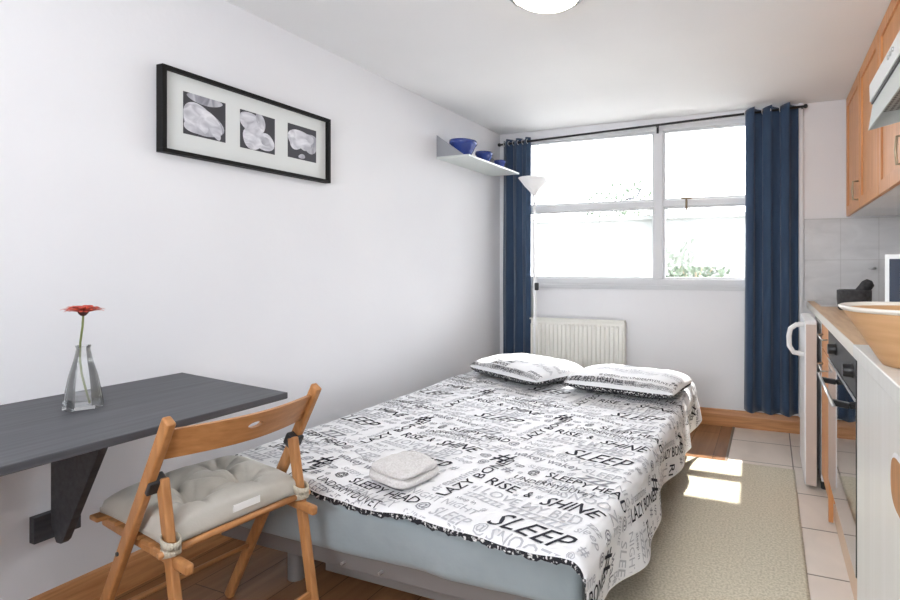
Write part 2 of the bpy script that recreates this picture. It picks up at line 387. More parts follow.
# ------------------------------------------------------------------ floor lamp (uplighter)
lx, ly = -1.768, 3.70
t = thing('floor_lamp', 'slim white uplighter floor lamp with cone shade in front of left curtain', 'floor lamp', (lx, ly, 0))
MB().lathe([(0, 0), (.13, 0), (.13, .012), (.03, .03), (.012, .035), (0, .035)], 32, (lx, ly, 0)).build('base', M['white_metal'], t, smooth=True)
MB().tube([(lx, ly, .03), (lx, ly, 1.0), (lx-.004, ly, 1.79)], .0095, 10).build('pole', M['white_metal'], t, smooth=True)
MB().lathe([(0, 1.775), (.022, 1.775), (.03, 1.80), (.07, 1.84), (.122, 1.905), (.126, 1.91), (.118, 1.905), (.063, 1.845), (.025, 1.81), (0, 1.805)], 36, (lx-.004, ly, 0)).build('lamp_shade', M['lamp_shade'], t, smooth=True)
c = MB().tube([(lx+.012, ly-.01, 1.72), (lx+.02, ly-.012, 1.3), (lx+.026, ly-.013, 1.06), (lx+.022, ly-.012, .8), (lx+.05, ly-.02, .55), (lx+.03, ly-.01, .3), (lx+.02, ly, .06)], .003, 6).build('cord', M['label'], t, smooth=True)
MB().box(lx+.012, lx+.042, ly-.027, ly-.003, 1.015, 1.075).build('switch', M['darkplastic'], t, bevel=.006)

# ------------------------------------------------------------------ shelf with bowls
sh = thing('wall_shelf', 'narrow pale grey wall shelf near the ceiling holding blue bowls', 'shelf', (XL, 3.44, 1.98))
MB().box(XL+.001, -1.975, 3.075, 3.84, 1.978, 1.992).build('board', M['hood'], sh, bevel=.001)
for y in (3.08, 3.81):
    MB().prism([(XL+.001, y, 1.992), (-2.02, y, 1.992), (XL+.001, y, 2.15)], (0, .006, 0)).build('bracket', M['grey_metal'], sh)
def bowl(c, r, h, label):
    o = MB().lathe([(0, 0), (r*.45, 0), (r*.5, h*.1), (r*.75, h*.45), (r*.9, h*.72), (r*1.0, h*.8), (r, h), (r*.94, h), (r*.85, h*.7), (r*.6, h*.3), (0, h*.15)], 36)
    o = o.build('bowl', M['blue_glaze'], smooth=True); o.location = c
    return tag(o, label, 'bowl', 'blue bowls on the wall shelf')
bowl((-2.095, 3.185, 1.993), .10, .122, 'large cobalt blue bowl, nearest on the wall shelf')
bowl((-2.075, 3.44, 1.993), .068, .092, 'middle-sized blue bowl between the other two on the shelf')
bowl((-2.06, 3.66, 1.993), .048, .07, 'smallest blue bowl at the far end of the wall shelf')

# ------------------------------------------------------------------ picture
pf = thing('picture_frame', 'wide black picture frame with three black and white flower photos on left wall', 'picture', (XL, 1.67, 1.815))
y0, y1, z0, z1, fx = 1.290, 2.10, 1.650, 1.992, XL+.040
b = MB(); w = .016
XW = XL+.001
b.box(XW, fx, y0, y1, z0, z0+w); b.box(XW, fx, y0, y1, z1-w, z1); b.box(XW, fx, y0, y0+w, z0+w, z1-w); b.box(XW, fx, y1-w, y1, z0+w, z1-w)
b.build('frame', M['blackframe'], pf, bevel=.001)
MB().box(XL+.004, XL+.018, y0+w, y1-w, z0+w, z1-w).build('mount_board', M['mat_board'], pf)
def print_(cy, cz, s, petals, nm):
    X = XL+.0182
    b = MB().box(X, X+.0006, cy-s/2, cy+s/2, cz-s/2, cz+s/2)
    base = b.build('photo_print', M['print_dark'], pf)
    for i, (py, pz, ry, rz, rot, light) in enumerate(petals):
        X2 = X+.0007+i*.00012; P = []
        for k in range(28):
            a = 2*PI*k/28; rr = 1+.06*math.sin(3*a+i)
            yy = ry*rr*math.cos(a); zz = rz*rr*math.sin(a)
            y = py+yy*math.cos(rot)-zz*math.sin(rot); z = pz+yy*math.sin(rot)+zz*math.cos(rot)
            P.append((X2, cy+max(-.5, min(.5, y))*s, cz+max(-.5, min(.5, z))*s))
        MB().add(P, [tuple(range(28))]).build('petal', M['print_light'] if light else M['print_mid'], base)
print_(1.463, 1.829, .172, [(0, .42, .42, .12, 0, 0), (-.05, -.12, .5, .33, -.3, 0), (-.2, 0, .32, .3, .2, 1), (.12, -.05, .38, .16, -.7, 1), (-.2, -.25, .28, .2, .1, 1), (.22, -.2, .12, .3, .35, 1)], 'a')
print_(1.700, 1.825, .172, [(-.25, .25, .28, .24, 0, 1), (.08, .3, .12, .25, .3, 0), (-.12, -.18, .32, .30, .4, 1), (.22, -.22, .26, .24, 0, 1), (.22, -.2, .12, .12, 0, 0), (0, .1, .2, .14, .5, 1)], 'b')
print_(1.940, 1.829, .168, [(.3, .05, .28, .3, 0, 0), (-.12, .12, .40, .26, .1, 1), (-.22, .0, .22, .24, 0, 1), (.1, .0, .2, .22, 0, 1), (-.02, -.4, .12, .07, .2, 0), (.2, .18, .22, .14, -.3, 1)], 'c')

# ------------------------------------------------------------------ table
t = thing('drop_leaf_table', 'charcoal stained drop-leaf table fixed to the left wall', 'table', (XL, .75, .3))
MB().prism([(XL+.002, .02, .748), (-1.552, .02, .748), (-1.552, 1.292, .748), (XL+.002, 1.385, .748)], (0, 0, .022)).build('tabletop', M['table'], t, bevel=.003)
MB().prism([(XL+.03, .965, .747), (-1.885, .965, .747), (-1.905, .965, .71), (-2.150, .965, .31), (-2.165, .965, .298), (-2.19, .965, .298), (XL+.03, .965, .35)], (0, .022, 0)).build('bracket', M['table'], t, bevel=.002)
MB().box(XL+.001, XL+.03, .925, 1.045, .305, .39).build('wall_cleat', M['table'], t, bevel=.002)
MB().box(XL+.001, XL+.03, .3, 1.35, .70, .747).build('wall_batten', M['table'], t, bevel=.002)
b = MB(); b.box(-1.72, -1.66, .86, 1.10, .737, .7475); b.box(-1.715, -1.665, .87, .92, .728, .738); b.box(-1.715, -1.665, .99, 1.05, .728, .738)
b.build('hinge', M['darkplastic'], t, bevel=.003)

# vase and flower
vx, vy, vz = -1.955, .925, .7705
v = tag(MB().lathe([(0, 0), (.045, 0), (.047, .006), (.043, .04), (.033, .10), (.021, .150), (.0155, .182), (.018, .192), (.0165, .192), (.0140, .182), (.0193, .150), (.031, .10), (.040, .042), (.043, .012), (0, .010)], 6).build('vase', M['vase'], bevel=.002), 'clear faceted conical glass bud vase standing on the charcoal table', 'vase')
v.location = (vx, vy, vz)
w_ = MB().lathe([(0, .0105), (.042, .0125), (.0385, .045), (0, .045)], 6).build('water', glass('water', (.97, .98, .98), .05), v)
w_.data.transform(Matrix.Translation(Vector((vx, vy, vz))))
fl = thing('gerbera', 'single red gerbera on a curved green stem in the glass vase', 'flower', (vx, vy, vz+.014))
cR = Vector((.937, .349, 0))
def fp(dx, z): return Vector((vx, vy, vz+z))+cR*dx
MB().tube([fp(.020, .016), fp(.010, .05), fp(-.004, .10), (fp(-.010, .15)), fp(-.009, .2), fp(-.002, .25), fp(.0, .285)], .0028, 8).build('stem', M['stem'], fl, smooth=True)
b = MB(); rnd = random.Random(5)
C = fp(0, .290)
for ring, (n, L0, dz) in enumerate(((22, .047, .010), (18, .040, .016), (12, .026, .017))):
    for k in range(n):
        a = 2*PI*k/n+ring*.2; d = Vector((math.cos(a), math.sin(a), 0)); sdir = Vector((-math.sin(a), math.cos(a), 0)); L_ = L0*rnd.uniform(.88, 1.05); up = dz+rnd.uniform(-.004, .006)
        P = []
        for q, ww in ((.15, .0025), (.5, .0055), (.85, .005), (1, .0015)):
            z = up*math.sin(q*PI*.6)-.003*q*(q > .9)
            c0 = C+d*L_*q+Vector((0, 0, z)); P += [c0-sdir*ww, c0+sdir*ww]
        b.add(P, [(0, 1, 3, 2), (2, 3, 5, 4), (4, 5, 7, 6)])
b.build('petals', M['flower'], fl, solid=.0008)
MB().lathe([(0, -.010), (.006, -.008), (.012, 0), (.012, .010), (.006, .016), (0, .017)], 16, tuple(C)).build('flower_head', M['flower_core'], fl, smooth=True)

# ------------------------------------------------------------------ folding chair
cu = Vector((-.995, .1, 0)); cw = Vector((.1, .995, 0)); T1 = Vector((-1.416, .842, 0))
def cp(u, w, z): return T1+cu*u+cw*w+Vector((0, 0, z))
ch = thing('folding_chair', 'wooden folding chair with curved slotted backrest drawn up beside the bed', 'chair', tuple(cp(.2, .2, 0)))
WID = .41
for w in (0, WID):
    a = cp(.0, w, .815); e = cp(.48, w, .0)
    b = MB(); b.bar(a, e, .036, .021, cu)
    b.build('front_leg', M['wood'], ch, bevel=.006, seg=3)
    wi = w+(.024 if w == 0 else -.024)
    MB().bar(cp(.085, wi, .645), cp(-.045, wi, .0), .032, .021, cu).build('rear_leg', M['wood'], ch, bevel=.006, seg=3)
    ww = w-.0125 if w == 0 else w+.0125
    dd = (e-a).normalized(); s2 = (cu-dd*cu.dot(dd)).normalized(); cc = cp(.098, (w+wi)/2, .632)
    MB().obox(cc, s2*.019, cw*.021, dd*.020).build('hinge_bracket', M['darkplastic'], ch, bevel=.004)
    MB().tube([cp(.235, w-.014 if w == 0 else w+.014, .425), cp(.235, w, .425)], .006, 10).build('bolt', M['darkplastic'], ch, smooth=True)
# curved back board with hand slot
hb = []
NU, ZB0, ZB1 = 24, .70, .785
def back(u, f, th):      # u across 0..1, f 0..1 up
    w = .008+u*(WID-.016); bow = .052*math.sin(PI*u)
    zb = ZB0; zt = ZB1
    z = zb+(zt-zb)*f
    lean = (.815-z)*.59
    return cp(lean-bow-.004+th, w, z)
b = MB(); rows = 6
vid = {}
for th in (0, 1):
    for i in range(NU+1):
        for j in range(rows+1):
            vid[(th, i, j)] = len(b.v); b.v.append(tuple(back(i/NU, j/rows, .018*th)))
hole = lambda i, j: False
inr = lambda i, j: 0 <= i < NU and 0 <= j < rows
for i in range(NU):
    for j in range(rows):
        if hole(i, j): continue
        for th in (0, 1):
            b.f.append((vid[th,i,j], vid[th,i+1,j], vid[th,i+1,j+1], vid[th,i,j+1]))
        for di, dj, e in ((-1,0,((i,j),(i,j+1))), (1,0,((i+1,j),(i+1,j+1))), (0,-1,((i,j),(i+1,j))), (0,1,((i,j+1),(i+1,j+1)))):
            if not inr(i+di, j+dj) or hole(i+di, j+dj):
                p, q = e; b.f.append((vid[0,*p], vid[0,*q], vid[1,*q], vid[1,*p]))
bo = b.build('backrest', M['wood_x'], ch, weld=True)
cut = MB(); cpt = Vector(back(.5, .58, .009)); n_ = 24
cut.prism([cpt-cu*.05+cw*.021*math.cos(2*PI*k/n_)+Vector((0, 0, .0095*math.sin(2*PI*k/n_))) for k in range(n_)], cu*.10)
co = cut.build('cut', M['wood_x'])
md = bo.modifiers.new('slot', 'BOOLEAN'); md.object = co; md.operation = 'DIFFERENCE'; md.solver = 'EXACT'
# parent offset: the board's mesh is in the chair's frame
bpy.context.view_layer.update()
nm = bpy.data.meshes.new_from_object(bo.evaluated_get(bpy.context.evaluated_depsgraph_get()))
bo.modifiers.clear(); bo.data = nm; bpy.data.objects.remove(co)
md = bo.modifiers.new('bevel', 'BEVEL'); md.width = .0025; md.segments = 2; md.limit_method = 'ANGLE'; md.angle_limit = math.radians(40)
# seat: two side rails, slats, front rail, round rear rail
for w in (.030, WID-.030):
    MB().bar(cp(.41, w, .463), cp(-.035, w, .430), .020, .030, cw).build('seat_rail', M['wood'], ch, bevel=.008, seg=3)
for k in range(6):
    u = .395-k*.062; z = .482-(.41-u)*.075
    MB().obox(cp(u, WID/2, z), cu*.024, cw*(WID/2-.012 if k else WID/2+.004), Vector((0, 0, .007))).build('seat_slat', M['wood_x'], ch, bevel=.004)
MB().tube([cp(.045, -.004, .462), cp(.045, WID+.004, .462)], .0095, 12).build('rear_rail', M['wood_x'], ch, smooth=True)
MB().tube([cp(.35, .01, .22), cp(.35, WID-.01, .22)], .008, 10).build('front_stretcher', M['wood_x'], ch, smooth=True)
MB().bar(cp(-.014, .03, .16), cp(-.014, WID-.03, .16), .028, .014, Vector((0, 0, 1))).build('rear_stretcher', M['wood_x'], ch, bevel=.003)

# tufted seat cushion (lies on the seat): top-level thing
cz = .480
cush = thing('seat_cushion', 'beige-grey tufted seat cushion tied onto the wooden folding chair', 'cushion', tuple(cp(.22, .2, cz)))
tufts = [(.33, .33), (.70, .30), (.32, .70), (.68, .68), (.5, .5)]
tufts = [(.30, .30), (.70, .30), (.30, .70), (.70, .70)]
def cushion(top):
    def fn(a, c):
        ea = 1-abs(2*a-1)**3.2; ec = 1-abs(2*c-1)**3.2; e = (max(ea, 0)*max(ec, 0))**.32
        pinch = .012*(1-ea*ec)
        U = .055+(1-a)*.345; Wd = .022+c*.366
        # corners pull out
        cr = (abs(2*a-1)*abs(2*c-1))**4
        U += (1 if a < .5 else -1)*.006*cr; Wd += (-1 if c < .5 else 1)*.006*cr
        h = .022+.070*e if top else .0+.006*(1-e)
        if top:
            for (p, q) in tufts:
                r2 = math.hypot((a-p)*.35, (c-q)*.37); ang = math.atan2(c-q, a-p)
                h -= .030*math.exp(-(r2/.016)**2)*e + .040*math.exp(-(r2/.045)**2)*e
                h -= .016*(1-abs(math.sin(ang*3.5+p*9)))**3*math.exp(-((r2-.040)/.030)**2)*e
            for (i, j) in ((0, 1), (2, 3), (0, 2), (1, 3), (0, 3)):
                p0, p1 = Vector(tufts[i]), Vector(tufts[j]); d = p1-p0; tt = max(0, min(1, (Vector((a, c))-p0).dot(d)/d.length_squared))
                rr = (Vector((a, c))-(p0+d*tt)).length
                h -= .022*math.exp(-(rr/.035)**2)*e
            h += .003*noise.noise(Vector((a*6, c*6, 1)))*e
            if e < .02: h = .020
        z = cz+.004+h - (a)*.02
        return cp(U, Wd, z)
    return fn
b = MB(); b.grid(cushion(True), 64, 64); b.grid(cushion(False), 64, 64)
# skirt between top and bottom borders
NG = 64; base2 = (NG+1)**2
def idx(i, j, l): return l*base2+j*(NG+1)+i
for i in range(NG):
    for (p, q) in (((i, 0), (i+1, 0)), ((i+1, NG), (i, NG)), ((0, i+1), (0, i)), ((NG, i), (NG, i+1))):
        b.f.append((idx(*p, 0), idx(*q, 0), idx(*q, 1), idx(*p, 1)))
b.build('cushion_pad', M['cushion'], cush, smooth=True)
for p, q in tufts:
    P = Vector(cushion(True)(p, q)); MB().lathe([(0, 0), (.006, .001), (.005, .004), (0, .005)], 10, tuple(P)).build('tuft_button', M['cushion'], cush, smooth=True)
MB().obox(cp(.043, .215, .506), cw*.038, cu*.0015, Vector((0, 0, .010))).build('care_label', M['label'], cush)
for w, s_ in ((-.0, 1), (WID, -1)):
    wi = w+.024*s_
    b = MB()
    for z, tl in ((.487, .008), (.462, -.006)):
        ring = [cp(.045+.026*math.cos(a), wi+.019*math.sin(a), z+tl*math.cos(a)) for a in [i*2*PI/20 for i in range(21)]]
        for rr in range(20):
            p, q = ring[rr], ring[rr+1]; b.add([p-Vector((0,0,.011)), q-Vector((0,0,.011)), q+Vector((0,0,.011)), p+Vector((0,0,.011))], [(0,1,2,3)])
    b.build('tie', M['tie'], cush, smooth=True, solid=.003)

# ------------------------------------------------------------------ bed
BX0, BX1, BY0, BY1 = -1.99, -.49, 1.315, 3.42
bed = thing('sofa_bed', 'low double bed with grey metal frame and blue-grey fitted sheet', 'bed', (-1.24, 2.35, 0))
MB().box(BX0+.02, BX1-.02, BY0+.035, BY0+.065, .172, .235).build('foot_rail', M['bed_metal'], bed, bevel=.004)
MB().box(-1.50, -.55, BY0+.085, BY0+.105, .108, .171).build('lower_rail', M['bed_metal'], bed, bevel=.003)
MB().box(BX0+.02, BX1-.02, BY1-.05, BY1-.02, .125, .235).build('head_rail', M['bed_metal'], bed, bevel=.004)
for x in (BX0+.02, BX1-.05):
    MB().box(x, x+.03, BY0+.066, BY1-.051, .172, .235).build('side_rail', M['bed_metal'], bed, bevel=.004)
b = MB(); 
for k in range(14):
    y = BY0+.12+k*.14; b.box(BX0+.051, BX1-.051, y, y+.06, .215, .232)
b.build('slats', M['bed_metal'], bed)
for x in (-1.715, -.80):
    for y in (1.47, 3.25):
        MB().tube([(x, y, 0), (x, y, .214)], .034, 20).build('leg', M['bed_metal'], bed, smooth=False, bevel=.002)
for x in (-1.36, -1.2):
    MB().tube([(x, BY0+.020, .195), (x, BY0+.036, .195)], .005, 8).build('bolt', M['steel'], bed)
def mattress(u, v): pass
b = MB(); b.box(BX0, BX1, BY0, BY1, .236, .405)
mo = b.build('mattress', M['sheet'], bed)
bm = bmesh.new(); bm.from_mesh(mo.data)
bmesh.ops.bevel(bm, geom=[e for e in bm.edges], offset=.035, segments=4, affect='EDGES', profile=.6)
bmesh.ops.subdivide_edges(bm, edges=[e for e in bm.edges if e.calc_length() > .2], cuts=40, use_grid_fill=True)
for v_ in bm.verts:
    wv = mo.matrix_world @ v_.co
    n_ = noise.noise(Vector((v_.co.x*3.5, v_.co.z*9, v_.co.y*3.5)))
    n2_ = noise.noise(Vector((v_.co.x*6, v_.co.z*22+v_.co.x*7, 4)))
    v_.co.y += (.014*n_+.008*n2_)*(1 if v_.co.y < 2.0 else 0)
    if v_.co.z < -.05 or True: v_.co.z += .006*noise.noise(Vector((v_.co.x*5, v_.co.y*5, 3)))*(1 if v_.co.z+2.0 < .0 else .0)
bm.to_mesh(mo.data); bm.free()
for p in mo.data.polygons: p.use_smooth = True

# duvet -----------------------------------------------------------
TOP, RC = .436, .045
DX0, DXR = -2.03, -.455      # left edge, right outer edge of the top
HANG = .30
def foot_y(x): return 1.250+max(0, (-.5-x))*.085
def wr(x, y):
    v = Vector((x*2.6+y*.8, y*1.7, .3))
    r = .011*noise.noise(v)+.006*noise.noise(Vector((x*7, y*5, 2)))
    r += .006*(1-abs(noise.noise(Vector((x*5+y*2.5, y*2.2-x, 5)))))**6
    return r
def duvet_p(s, t):
    """s: X measured along the cloth, t: Y measured along the cloth"""
    x0 = DXR-RC; y0 = foot_y(s)+RC*.7; rf = RC*.7
    # sideways
    if s <= x0: x, dz = s, 0
    else:
        a = (s-x0)/RC
        if a < PI/2: x = x0+RC*math.sin(a); dz = -RC*(1-math.cos(a))
        else:
            l = (s-x0)-RC*PI/2
            fl = .10+.16*math.sin(t*7.3+.6)+.10*math.sin(t*15+1)
            fl *= min(1, l/.10)
            x = x0+RC+l*max(-.12, fl)*.75+.004; dz = -RC-l*.95
            
    if t >= y0: y, dz2 = t, 0
    else:
        a = (y0-t)/rf
        if a < PI/2: y = y0-rf*math.sin(a); dz2 = -rf*(1-math.cos(a))
        else: y = y0-rf+.3*((y0-t)-rf*PI/2); dz2 = -rf-((y0-t)-rf*PI/2)
    if dz2 < 0 and dz < -RC: dz2 *= .3
    w = wr(s, t)*(1 if dz > -.02 else .3)
    # soft fall towards the head end
    z = TOP+dz+dz2+w
    if t > 2.8 and dz > -.02: z += .01*min(1, (t-2.8)/.2)
    return Vector((x, y, z))
def t0(s): return foot_y(s)-.004+.004*math.sin(s*11)+.003*math.sin(s*23+1)
def hang(t): return HANG*(1-.08*math.sin(t*5+1)) + .0 - (.05 if t > 3.2 else 0)*(t-3.2)/.2
TH = 3.40
def duv(u, v):
    send = DXR-RC+hang(t0(-.5)+(TH-t0(-.5))*v)
    s = DX0+(send-DX0)*u
    t = t0(min(s, -.4))+(TH-t0(min(s, -.4)))*v
    return duvet_p(s, t)
dv = thing('duvet', 'white duvet printed all over with black bedtime words, spread on the bed', 'duvet', (-1.24, 2.3, TOP))
def with_print(base, res, name, parent, **kw):
    m = MB(); m.add(base.v, base.f); marks = [(len(base.f), 0)]
    for i in (0, 1, 2): m.add(res[i].v, res[i].f); marks.append((len(res[i].f), i+1))
    o = MB.build(m, name, [M['duvet'], M['ink'], M['ink2'], M['ink3'], M['ink']], parent, **kw)
    k = 0
    for n, mi in marks:
        for q in range(k, min(k+n, len(o.data.polygons))): o.data.polygons[q].material_index = mi
        k += n
    return o

# printed text ------------------------------------------------------
def word_geo(body, cache={}):
    if body in cache: return cache[body]
    style = 'n'
    cu_ = bpy.data.curves.new('t', 'FONT'); cu_.body = body.split('|')[0]
    st = body.split('|')[1] if '|' in body else ''
    cu_.resolution_u = 2; cu_.offset = .007 if 'b' in st else .0
    if 'i' in st: cu_.shear = .35
    if 'o' in st: cu_.fill_mode = 'NONE'; cu_.bevel_depth = .022; cu_.bevel_resolution = 0
    ob = bpy.data.objects.new('t', cu_); COL.objects.link(ob)
    dg = bpy.context.evaluated_depsgraph_get(); me = ob.evaluated_get(dg).to_mesh()
    V = [tuple(v.co[:2]) for v in me.vertices]; F = [tuple(p.vertices) for p in me.polygons]
    ob.evaluated_get(dg).to_mesh_clear()
    bpy.data.objects.remove(ob); bpy.data.curves.remove(cu_)
    xs = [v[0] for v in V]; ys = [v[1] for v in V]
    r = (V, F, min(xs), max(xs), min(ys), max(ys)); cache[body] = r; return r
PATA = math.radians(-12)
def put_words(words, P, inside, cell, off, origin=(0, 0), ang=PATA):
    """words: (body, x, y, height, rot, ink) in the pattern frame"""
    out = {0: MB(), 1: MB(), 2: MB()}
    ca, sa = math.cos(ang), math.sin(ang)
    for body, wx, wy, h, rot, ink in words:
        V, F, x0, x1, y0, y1 = word_geo(body); k = h/(y1-y0); cr, sr = math.cos(rot), math.sin(rot)
        pts = []
        for (x, y) in V:
            X, Y = (x-x0)*k, (y-y0)*k
            X, Y = wx+X*cr-Y*sr, wy+X*sr+Y*cr
            pts.append((origin[0]+X*ca-Y*sa, origin[1]+X*sa+Y*ca))
        bx0, bx1 = min(p[0] for p in pts), max(p[0] for p in pts); by0, by1 = min(p[1] for p in pts), max(p[1] for p in pts)
        bm = bmesh.new(); vs_ = [bm.verts.new((p[0], p[1], 0)) for p in pts]
        for f in F:
            try: bm.faces.new([vs_[i] for i in f])
            except ValueError: pass
        x = math.ceil(bx0/cell)*cell
        while x < bx1:
            bmesh.ops.bisect_plane(bm, geom=bm.verts[:]+bm.edges[:]+bm.faces[:], plane_co=(x, 0, 0), plane_no=(1, 0, 0)); x += cell
        y = math.ceil(by0/cell)*cell
        while y < by1:
            bmesh.ops.bisect_plane(bm, geom=bm.verts[:]+bm.edges[:]+bm.faces[:], plane_co=(0, y, 0), plane_no=(0, 1, 0)); y += cell
        bm.verts.index_update()
        ok = [inside(v.co.x, v.co.y) for v in bm.verts]; VV = []
        for v in bm.verts:
            s, t = v.co.x, v.co.y; e = .003
            p = P(s, t); n = (P(s+e, t)-P(s-e, t)).cross(P(s, t+e)-P(s, t-e))
            n = n.normalized() if n.length > 1e-12 else Vector((0, 0, 1))
            VV.append(p+n*off)
        FF = [tuple(v.index for v in f.verts) for f in bm.faces if all(ok[v.index] for v in f.verts)]
        if FF:
            used = sorted({i for f in FF for i in f}); mp = {i: n for n, i in enumerate(used)}
            out[ink].add([VV[i] for i in used], [tuple(mp[i] for i in f) for f in FF])
        bm.free()
    return out
class Pack:
    def __init__(s, c=.02): s.c = c; s.o = set()
    def cells(s, x0, y0, x1, y1):
        return [(i, j) for i in range(int(math.floor(x0/s.c)), int(math.ceil(x1/s.c))) for j in range(int(math.floor(y0/s.c)), int(math.ceil(y1/s.c)))]
    def free(s, *r): return not any(k in s.o for k in s.cells(*r))
    def take(s, *r): s.o.update(s.cells(*r))
def bbox(body, x, y, h, rot):
    V, F, x0, x1, y0, y1 = word_geo(body); w = (x1-x0)*h/(y1-y0)
    return (x, y, x+w, y+h) if abs(rot) < .1 else (x-h, y, x, y+w)
VOC = [('RISE & SHINE|b', 0), ('SLEEPY HEAD|b', 0), ('wakey wakey|b', 1), ('LAZY BONES|b', 1), ('UNDERMYDUVET', 0), ('I LOVE MY BED|o', 1), ('SNOOZE|bi', 0), ('DREAM ON|o', 0),
       ('sleep|bi', 0), ('zzzzzzz|b', 2), ('NIGHT NIGHT', 1), ('sweet dreams|i', 0), ('#|b', 0), ('@|b', 1), ('GOOD MORNING', 2), ('SLEEP|bi', 1), ('BED HEAD|b', 2), ('40 WINKS|i', 1), ('SHINE|bi', 0), ('nap time', 0), ('SLEEPY|b', 1), ('zzz|bi', 0)]
def fill(pk, words, x0, y0, x1, y1, sizes, rnd, gap=.006):
    for h, tries in sizes:
        for _ in range(tries):
            body, ink = rnd.choice(VOC); hh = h*rnd.uniform(.85, 1.15)
            if body[0] in 'szn' or 'wakey' in body: hh *= .95
            rot = PI/2 if rnd.random() < .13 else 0
            x = rnd.uniform(x0, x1); y = rnd.uniform(y0, y1)
            r = bbox(body, x, y, hh, rot)
            if r[2] > x1+.3 or r[3] > y1+.2: continue
            if pk.free(r[0]-gap*.2, r[1]-gap*.3, r[2]+gap*.6, r[3]+gap*.3):
                pk.take(r[0], r[1], r[2], r[3]); words.append((body, x, y, hh, rot, ink if rnd.random() < .8 else 1))
O = (-.94, 1.56)
key = [('RISE|b', 0, .0, .052, 0, 0), ('&|b', .165, .005, .038, 0, 0), ('SHINE|bi', .245, -.012, .056, 0, 0),
       ('I LOVE MY BED|b', .01, -.068, .046, 0, 2), ('zzzzzzz|b', .0, -.105, .026, 0, 2), ('SLEEP|i', .19, -.20, .078, 0, 0), ('sleep in|', .0, -.145, .026, 0, 1),
       ('UNDERMYDUVET', .045, .100, .030, 0, 0), ('SLEEPYHEADS|i', .035, .064, .028, 0, 1), ('#|b', -.135, .165, .095, 0, 0), ('SLEEPY HEAD|b', .145, .160, .042, 0, 0),
       ('@|o', .06, .155, .045, 0, 0), ('up|bi', -.02, .175, .03, 0, 1), ('wakey wakey|b', -.10, .255, .055, 0, 1), ('BORN LAZY|b', .17, .118, .036, 0, 2), ('SNOOZE|b', .28, .058, .046, 0, 2),
       ('LAZY BONES|b', -.035, -.15, .046, PI/2, 0), ('dreamtime|b', -.09, -.14, .035, PI/2, 2)]
V1, V2 = (-.117, .59), (-.693, .19)
pk = Pack(.01); words = []
tr = [(i*V1[0]+j*V2[0], i*V1[1]+j*V2[1]) for i in range(-2, 4) for j in range(-2, 3)]
LOC = []
def put(body, x, y, h, rot, ink):
    r = bbox(body, x, y, h, rot)
    for a, c in tr: pk.take(r[0]+a+.003, r[1]+c+.003, r[2]+a-.003, r[3]+c-.003)
    LOC.append((body, x, y, h, rot, ink))
for k in key: put(*k)
rnd = random.Random(11)
for h, step in ((.046, .03), (.034, .02), (.026, .012), (.019, .01)):
    y = -.25
    while y < .40:
        x = -.42
        while x < .42:
            body, ink = rnd.choice(VOC)
            hh = h*rnd.uniform(.9, 1.1); rot = PI/2 if rnd.random() < .06 else 0
            r = bbox(body, x, y, hh, rot)
            if pk.free(r[0]-.004, r[1]-.002, r[2]+.006, r[3]+.002):
                put(body, x, y, hh, rot, 1 if rnd.random() < .32 else 2); x = r[2]+.008
            else: x += .015
        y += step
words = [(b_, x+a, y+c, h, r_, k) for a, c in tr for b_, x, y, h, r_, k in LOC]
def in_frame(x, y):
    ca, sa = math.cos(PATA), math.sin(PATA); X, Y = O[0]+x*ca-y*sa, O[1]+x*sa+y*ca
    return DX0-.5 < X < -.1 and 1.0 < Y < 3.5
words = [w for w in words if in_frame(w[1], w[2])]
def ins(s, t): return DX0+.01 < s < DXR-RC+hang(t)-.008 and t0(min(s, -.4))+.002 < t < TH-.01
res = put_words(words, duvet_p, ins, .02, .0018, O)
with_print(MB().grid(duv, 150, 160), res, 'duvet_cover', dv, smooth=True)
# quilted underside with its dark-printed lining, showing as a ragged line at the hem
b = MB(); n1, n2 = 150, 120
def under(u, v):
    p = duv(u, v); send = DXR-RC+hang(t0(-.5)+(TH-t0(-.5))*v); s_ = DX0+(send-DX0)*u; t_ = t0(min(s_, -.4))+(TH-t0(min(s_, -.4)))*v; e = .004
    q = duvet_p(s_, t_); n = (duvet_p(s_+e, t_)-duvet_p(s_-e, t_)).cross(duvet_p(s_, t_+e)-duvet_p(s_, t_-e)).normalized()
    rag = .003*math.sin(s_*90)+.002*math.sin(s_*210+1)
    k = math.exp(-v*60); d_ = (n*(1-k)+Vector((0, .25, 1))*k).normalized()
    return q-d_*(.013+(.002+rag)*k)
b.grid(under, n1, n2); top = len(b.v)
rim = [(i/n1, 0) for i in range(n1+1)]+[(1, j/n2) for j in range(n2+1)]+[(1-i/n1, 1) for i in range(n1+1)]+[(0, 1-j/n2) for j in range(n2+1)]
base = len(b.v)
for u, v in rim: b.v.append(tuple(duv(u, v))); b.v.append(tuple(under(u, v)))
for k in range(len(rim)-1): b.f.append((base+2*k, base+2*k+2, base+2*k+3, base+2*k+1))
ln = b.build('lining', M['lining'], dv, smooth=True); ln['label'] = 'black speckled underside of the duvet'

